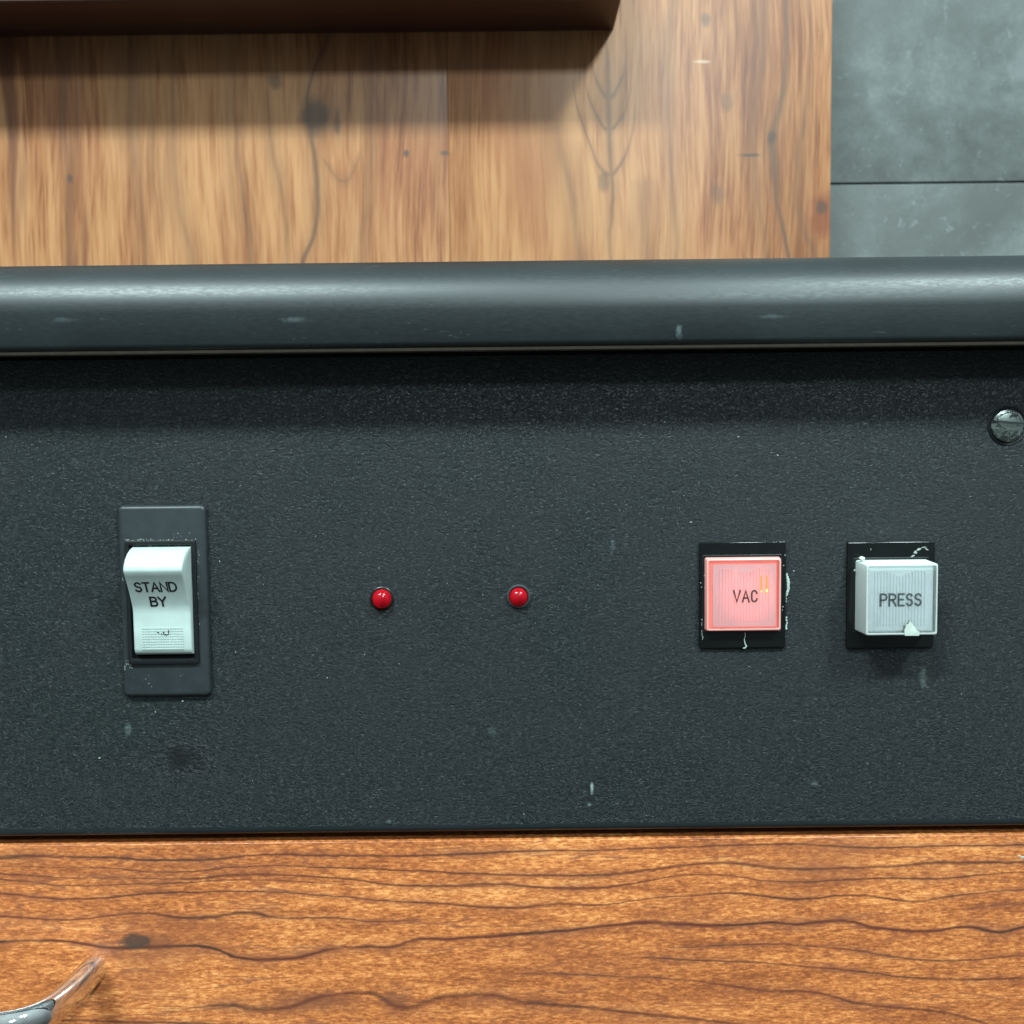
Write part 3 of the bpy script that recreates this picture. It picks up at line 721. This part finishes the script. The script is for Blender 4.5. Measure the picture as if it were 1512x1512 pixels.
# ---- square push buttons
def push_button(pl, front, base_h, cap_h, ins, label, litup):
    """pl: plate px box, front: px box of the cap's front, ins: px box of insert"""
    hq = .0010
    pxm, pym = (pl[0]+pl[2])/2, (pl[1]+pl[3])/2
    bm = bmesh.new()
    x0, x1 = X(pl[0], pym, -hq), X(pl[2], pym, -hq); z1, z0 = Z(pxm, pl[1], -hq), Z(pxm, pl[3], -hq)
    slab(bm, x0, x1, z0, z1, .0001, -hq, .0004, .00028, n=3)
    P = emit(bm, 'push_button', MAT['gloss'], pan); P['label'] = label
    h = cap_h
    fx, fy = (front[0]+front[2])/2, (front[1]+front[3])/2
    cx, cz = X(fx, fy, -h), Z(fx, fy, -h)
    hw = .5*(X(front[2], fy, -h)-X(front[0], fy, -h)); hh = .5*(Z(fx, front[1], -h)-Z(fx, front[3], -h))
    # shell: four walls, slightly wider at the base, open at the front
    tp = .00018; t = .00045
    bm = bmesh.new()
    def L(k, y, r=.0005): return [(cx+a, y, cz+b) for a, b in rrect(-hw+k, hw-k, -hh+k, hh-k, r, 3)]
    loops_mesh(bm, [L(-tp, -base_h), L(0, -h+.0003), L(.0001, -h+.0001), L(.0003, -h), L(t, -h), L(t+.0001, -h+.0002), L(t+.0002, -base_h)], close=True)
    emit(bm, 'cap_wall', MAT['shell_red'] if litup else MAT['shell_clear'], P)
    # black collar the cap slides in
    bm = bmesh.new()
    k = .0004
    ring(bm, (cx-hw-k-.0004, cx+hw+k+.0004, cz-hh-k-.0004, cz+hh+k+.0004), (cx-hw-k, cx+hw+k, cz-hh-k, cz+hh+k), -hq+.0001, -hq-.0002, .0004, .0003, .0001)
    emit(bm, 'collar', MAT['bezel'], P)
    # insert with vertical ribs
    hi = h-.0010
    ix, iy = (ins[0]+ins[2])/2, (ins[1]+ins[3])/2
    jx0, jx1 = X(ins[0], iy, -hi), X(ins[2], iy, -hi); jz1, jz0 = Z(ix, ins[1], -hi), Z(ix, ins[3], -hi)
    bm = bmesh.new(); slab(bm, jx0, jx1, jz0, jz1, -hi+.0012, -hi, .0004, .00015, n=2)
    im = MAT['insert_pink'] if litup else MAT['insert_white']
    emit(bm, 'insert', im, P)
    bm = bmesh.new(); nr = 17
    pad = (jx1-jx0)*.09
    for i in range(nr):
        x = jx0+pad+(jx1-jx0-2*pad)*(i+.5)/nr; ww = (jx1-jx0-2*pad)/nr*.28
        cut = max(0, 1-abs(i-8)/4.5)*.0014
        box(bm, x-ww, x+ww, -hi-.00022, -hi+.0001, jz0+pad*.9, jz1-pad*.7-cut, .0001)
    emit(bm, 'ribs', im, P)
    # clear front
    bm = bmesh.new(); slab(bm, cx-hw+t*.98, cx+hw-t*.98, cz-hh+t*.98, cz+hh-t*.98, -h+.0006, -h+.00012, .0003, .0001, n=2)
    emit(bm, 'clear_front', MAT['clear'], P)
    bm = bmesh.new(); k = t+.00025
    box(bm, cx-hw+k, cx+hw-k, -base_h+.0002, -hi+.0003, cz-hh+k, cz+hh-k)
    emit(bm, 'cap_core', MAT['core_red'] if litup else MAT['insert_white'], P, smooth=False)
    return P, h, cx, cz, hw, hh, hi
vac, h, cx, cz, hw, hh, hi = push_button((1033, 800, 1160, 957), (1043.5, 825, 1153.5, 931.5), .0011, .0032, (1052, 833, 1146, 925.5), 'pressed square button glowing pink-red, marked VAC', True)
bm = bmesh.new(); q_ = -hi-.00024; sf = lambda x, z: q_
word(bm, 'VAC', X(1083.5, 880, q_), X(1118, 880, q_), Z(1100, 888.5, q_), Z(1100, 872.3, q_), .00046, sf, .42, .00005, {'V': 1.05, 'A': 1.05, 'C': .95})
emit(bm, 'lettering', MAT['legend_vac'], vac, smooth=False)
bm = bmesh.new(); y = -hi-.0002
for px in (1124, 1132): box(bm, X(px-1.1, 860, y), X(px+1.1, 860, y), y-.00015, y, Z(px, 877 if px > 1130 else 874, y), Z(px, 850, y), .00006)
emit(bm, 'filament', MAT['filament'], vac)
bm = bmesh.new()
blob(bm, X(1131.8, 872, y), y-.0002, Z(1131.8, 872, y), .00035, .8, 1.3, .5, 0, .1); blob(bm, X(1124, 873, y), y-.0002, Z(1124, 873, y), .00022, .8, 1.2, .5, 0, .1)
emit(bm, 'filament_tip', MAT['filament_hot'], vac)
# glue and lint left round the plate
bm = bmesh.new()
def gl(px, py, r, sx=1, sz=1, rot=0, y=-.0004): blob(bm, X(px, py, y), y, Z(px, py, y), r, sx, sz, .5, rot, .35)
for py in range(849, 880, 4): gl(1162+2.2*math.sin((py-849)/9), py, .00024*(1+.8*math.sin((py-849)*math.pi/30)), 1, 1.8)
for py in range(880, 890, 4): gl(1161, py, .00012, 1, 2.5)
for py in range(912, 932, 4): gl(1161.5+u(-.5, 1), py, .00024, 1.1, 1.7)
for px, py in ((1036, 867), (1038, 872), (1041, 868), (1035, 861), (1042, 858), (1040, 850), (1155, 901), (1156, 896), (1154, 907), (1037, 915), (1157, 835), (1159, 820)): gl(px, py, u(.0001, .0002), u(1, 2), 1, u(0, 3), -.0011)
for t_ in range(9): gl(1036+u(-1, 1)+t_*.3, 920+t_*3, .00011, 1, 2, 0, -.0011)
y = -.0012
thread(bm, [(X(a, b, y), y, Z(a, b, y)) for a, b in ((1100, 933), (1100.5, 938), (1099, 944), (1100, 950), (1102, 954), (1100, 957), (1097, 957))], [.00008, .00010, .00013, .00016, .00024, .0002, .00012])
o = emit(bm, 'glue_residue', MAT['glue'], vac); o['kind'] = 'stuff'

prs, h, cx, cz, hw, hh, hi = push_button((1251, 800, 1379.5, 957), (1279, 833, 1385, 938), .0011, .0092, (1281, 837, 1376.5, 931.5), 'raised square clear-capped white button, marked PRESS', False)
bm = bmesh.new(); q_ = -hi-.00024; sf = lambda x, z: q_
word(bm, 'PRESS', X(1300.5, 885, q_), X(1360, 885, q_), Z(1330, 894, q_), Z(1330, 877.3, q_), .00046, sf, .40, .00005, {'P': .9, 'R': .95, 'E': .8, 'S': .9})
emit(bm, 'lettering', MAT['legend_press'], prs, smooth=False)
bm = bmesh.new()      # chipped corner nub and chip in the front
y = -h
cp = [(1336, 938.6), (1335.5, 930), (1337.5, 926), (1337, 923), (1341, 921.5), (1344, 916.5), (1346.5, 921), (1351, 925.5), (1353, 930), (1358, 933.5), (1357, 938.6)]
fr_ = [bm.verts.new((X(a, b, y), y-.00006, Z(a, b, y))) for a, b in cp]; bk_ = [bm.verts.new((X(a, b, y), y+.0006, Z(a, b, y))) for a, b in cp]
mid_ = bm.verts.new((X(1345, 931, y), y-.00014, Z(1345, 931, y)))
for i in range(len(cp)):
    j = (i+1) % len(cp); bm.faces.new((fr_[i], fr_[j], mid_)); bm.faces.new((fr_[i], bk_[i], bk_[j], fr_[j]))
bm.faces.new(bk_)
blob(bm, X(1272, 824.5, -.004), -.004, Z(1272, 824.5, -.004), .0008, 1.2, .7, .9, .1, .2)
blob(bm, X(1382, 884, -h), -h+.0005, Z(1382, 884, -h), .00022, 1, 1, .6, 0, .2); blob(bm, X(1268.5, 881, -.004), -.004, Z(1268.5, 881, -.004), .00018, 1, 1.2, .6, 0, .2)
blob(bm, X(1262, 842, -.002), -.002, Z(1262, 842, -.002), .00025, 1, 1.2, .6, 0, .2)
emit(bm, 'chip', MAT['dust'], prs)
bm = bmesh.new(); y = -.0011
for px, py, r, sx, sz, rt in ((1352, 815, .0006, .8, .8, 0), (1357, 811, .0005, 1.5, .6, .5), (1365, 808, .0004, 2, .5, .1), (1348, 821, .0005, 1.3, .5, .4), (1368, 811, .0003, 2, .5, -.5), (1286, 811, .0002, .6, 1.5, 0)):
    blob(bm, X(px, py, y), y+.00005, Z(px, py, y), r, sx, sz, .08, rt, .35)
emit(bm, 'smudge', MAT['dustgrey'], prs)

# ---- slotted screw in its dark countersink
c = at(1489, 628.5, -.0008); r = 24.5*.000177
bm = bmesh.new(); lathe(bm, c.x, c.z, [(r*1.17, .0002), (r*1.17, -.0002), (r*1.12, -.00035), (r*1.02, -.00005), (r*1.02, .0002)], 40)
sc = emit(bm, 'screw', MAT['bezel'], pan); sc['label'] = 'slotted screw with a worn shiny head'
bm = bmesh.new()
lathe(bm, 0, 0, [(r, .0001), (r, -.0004), (r*.95, -.0008), (r*.8, -.00100), (r*.77, -.00097), (r*.74, -.0011), (r*.5, -.00130), (r*.2, -.00138), (r*.03, -.00138)], 48)
for v in bm.verts:      # sink the slot
    pass
head = bmesh.new()
n_, half = 48, r*.24
# two half heads either side of the slot, cut by bisecting the turned head
for sgn in (1, -1):
    b2 = bm.copy()
    geom = b2.verts[:] + b2.edges[:] + b2.faces[:]
    bmesh.ops.bisect_plane(b2, geom=geom, plane_co=(0, 0, sgn*half), plane_no=(0, 0, sgn), clear_inner=True)
    bmesh.ops.holes_fill(b2, edges=[e for e in b2.edges if e.is_boundary], sides=0)
    me = bpy.data.meshes.new('tmp'); b2.to_mesh(me); b2.free(); head.from_mesh(me); bpy.data.meshes.remove(me)
bm.free()
bmesh.ops.rotate(head, verts=head.verts, cent=(0, 0, 0), matrix=Matrix.Rotation(R(6), 3, 'Y'))
bmesh.ops.translate(head, verts=head.verts, vec=(c.x, 0, c.z))
emit(head, 'screw_head', MAT['screw'], sc, sharp=30)
bm = bmesh.new(); lathe(bm, c.x, c.z, [(r*.97, .0001), (r*.97, -.0003), (r*.7, -.0004)], 40)
emit(bm, 'slot_floor', MAT['screw'], sc)

# ---- specks of dust on the panel
bm = bmesh.new()
for _ in range(95):
    px, py = u(5, 1510), u(560, 1205); r = random.choice((.00006, .00007, .00008, .00010))
    blob(bm, X(px, py), -.00005, Z(px, py), r, u(.8, 2.2), 1, .6, u(0, 3))
for px, py in ((9, 645), (1148, 672), (147, 1119), (270, 1035), (1090, 645), (1172, 843), (1020, 771)): blob(bm, X(px, py), -.0001, Z(px, py), .00016, 1.8, .8, .6, u(-.5, .5))
o = emit(bm, 'dust', MAT['dust'], pan); o['kind'] = 'stuff'

# ------------------------------------------------------------------ drawer
DZ1 = Z(756, 1240.5, YD); DZ0 = DZ1-0.16
dr = thing('drawer', (0, 0.01, DZ0), 'orange striped wood-grain drawer front with a chrome bow handle, below the black panel', 'drawer')
bm = bmesh.new(); slab(bm, -0.39, 0.39, DZ0, DZ1, YD+0.018, YD, 0.0004, 0.00025, n=2)
emit(bm, 'drawer_front', MAT['drawer'], dr)
# bow handle: leg rises from the wood, bends and runs left
f = at(139, 1430, YD)
hl = 0.0300
def catm(P, k=8):
    out = []
    for i in range(len(P)-1):
        p0, p1, p2, p3 = P[max(i-1, 0)], P[i], P[i+1], P[min(i+2, len(P)-1)]
        for j in range(k):
            t = j/k
            out.append(.5*((2*p1)+(-p0+p2)*t+(2*p0-5*p1+4*p2-p3)*t*t+(-p0+3*p1-3*p2+p3)*t**3))
    return out+[P[-1]]
span = 0.096
zc_ = f.z
half_ = [(0, YD+.0001), (-.0006, -.008), (-.0016, -.0155), (-.0034, -.0218), (-.0068, -.0260), (-.0125, -.0283), (-.022, -.0295), (-.034, -.030), (-.048, -.030)]
pts = [Vector((f.x+a, b, zc_)) for a, b in half_]
pts += [Vector((2*(f.x-span/2)-p.x, p.y, zc_)) for p in reversed(pts[:-1])]
path = catm(pts, 8)
lps = []; N = 24; T = len(path)
for i, p in enumerate(path):
    t = (path[min(i+1, T-1)]-path[max(i-1, 0)]).normalized()
    side = Vector((0, 0, 1)); nrm = t.cross(side).normalized()
    s = min(i, T-1-i)/(T/2)
    wz = .0037 + .0004*min(1, s*1.3); wn = .0036 - .0006*min(1, s*2)
    lps.append([p + side*wz*math.cos(2*math.pi*k/N) + nrm*wn*math.sin(2*math.pi*k/N) for k in range(N)])
bm = bmesh.new(); loops_mesh(bm, lps); emit(bm, 'handle', MAT['chrome'], dr, sharp=60)
bm = bmesh.new(); y = YD
for px, py, r in ((1510, 1266, .0005), (1505, 1264, .0003)): blob(bm, X(px, py, y), y, Z(px, py, y), r, 1.3, .8, .3, 0, .3)
emit(bm, 'white_speck', MAT['dust'], dr)
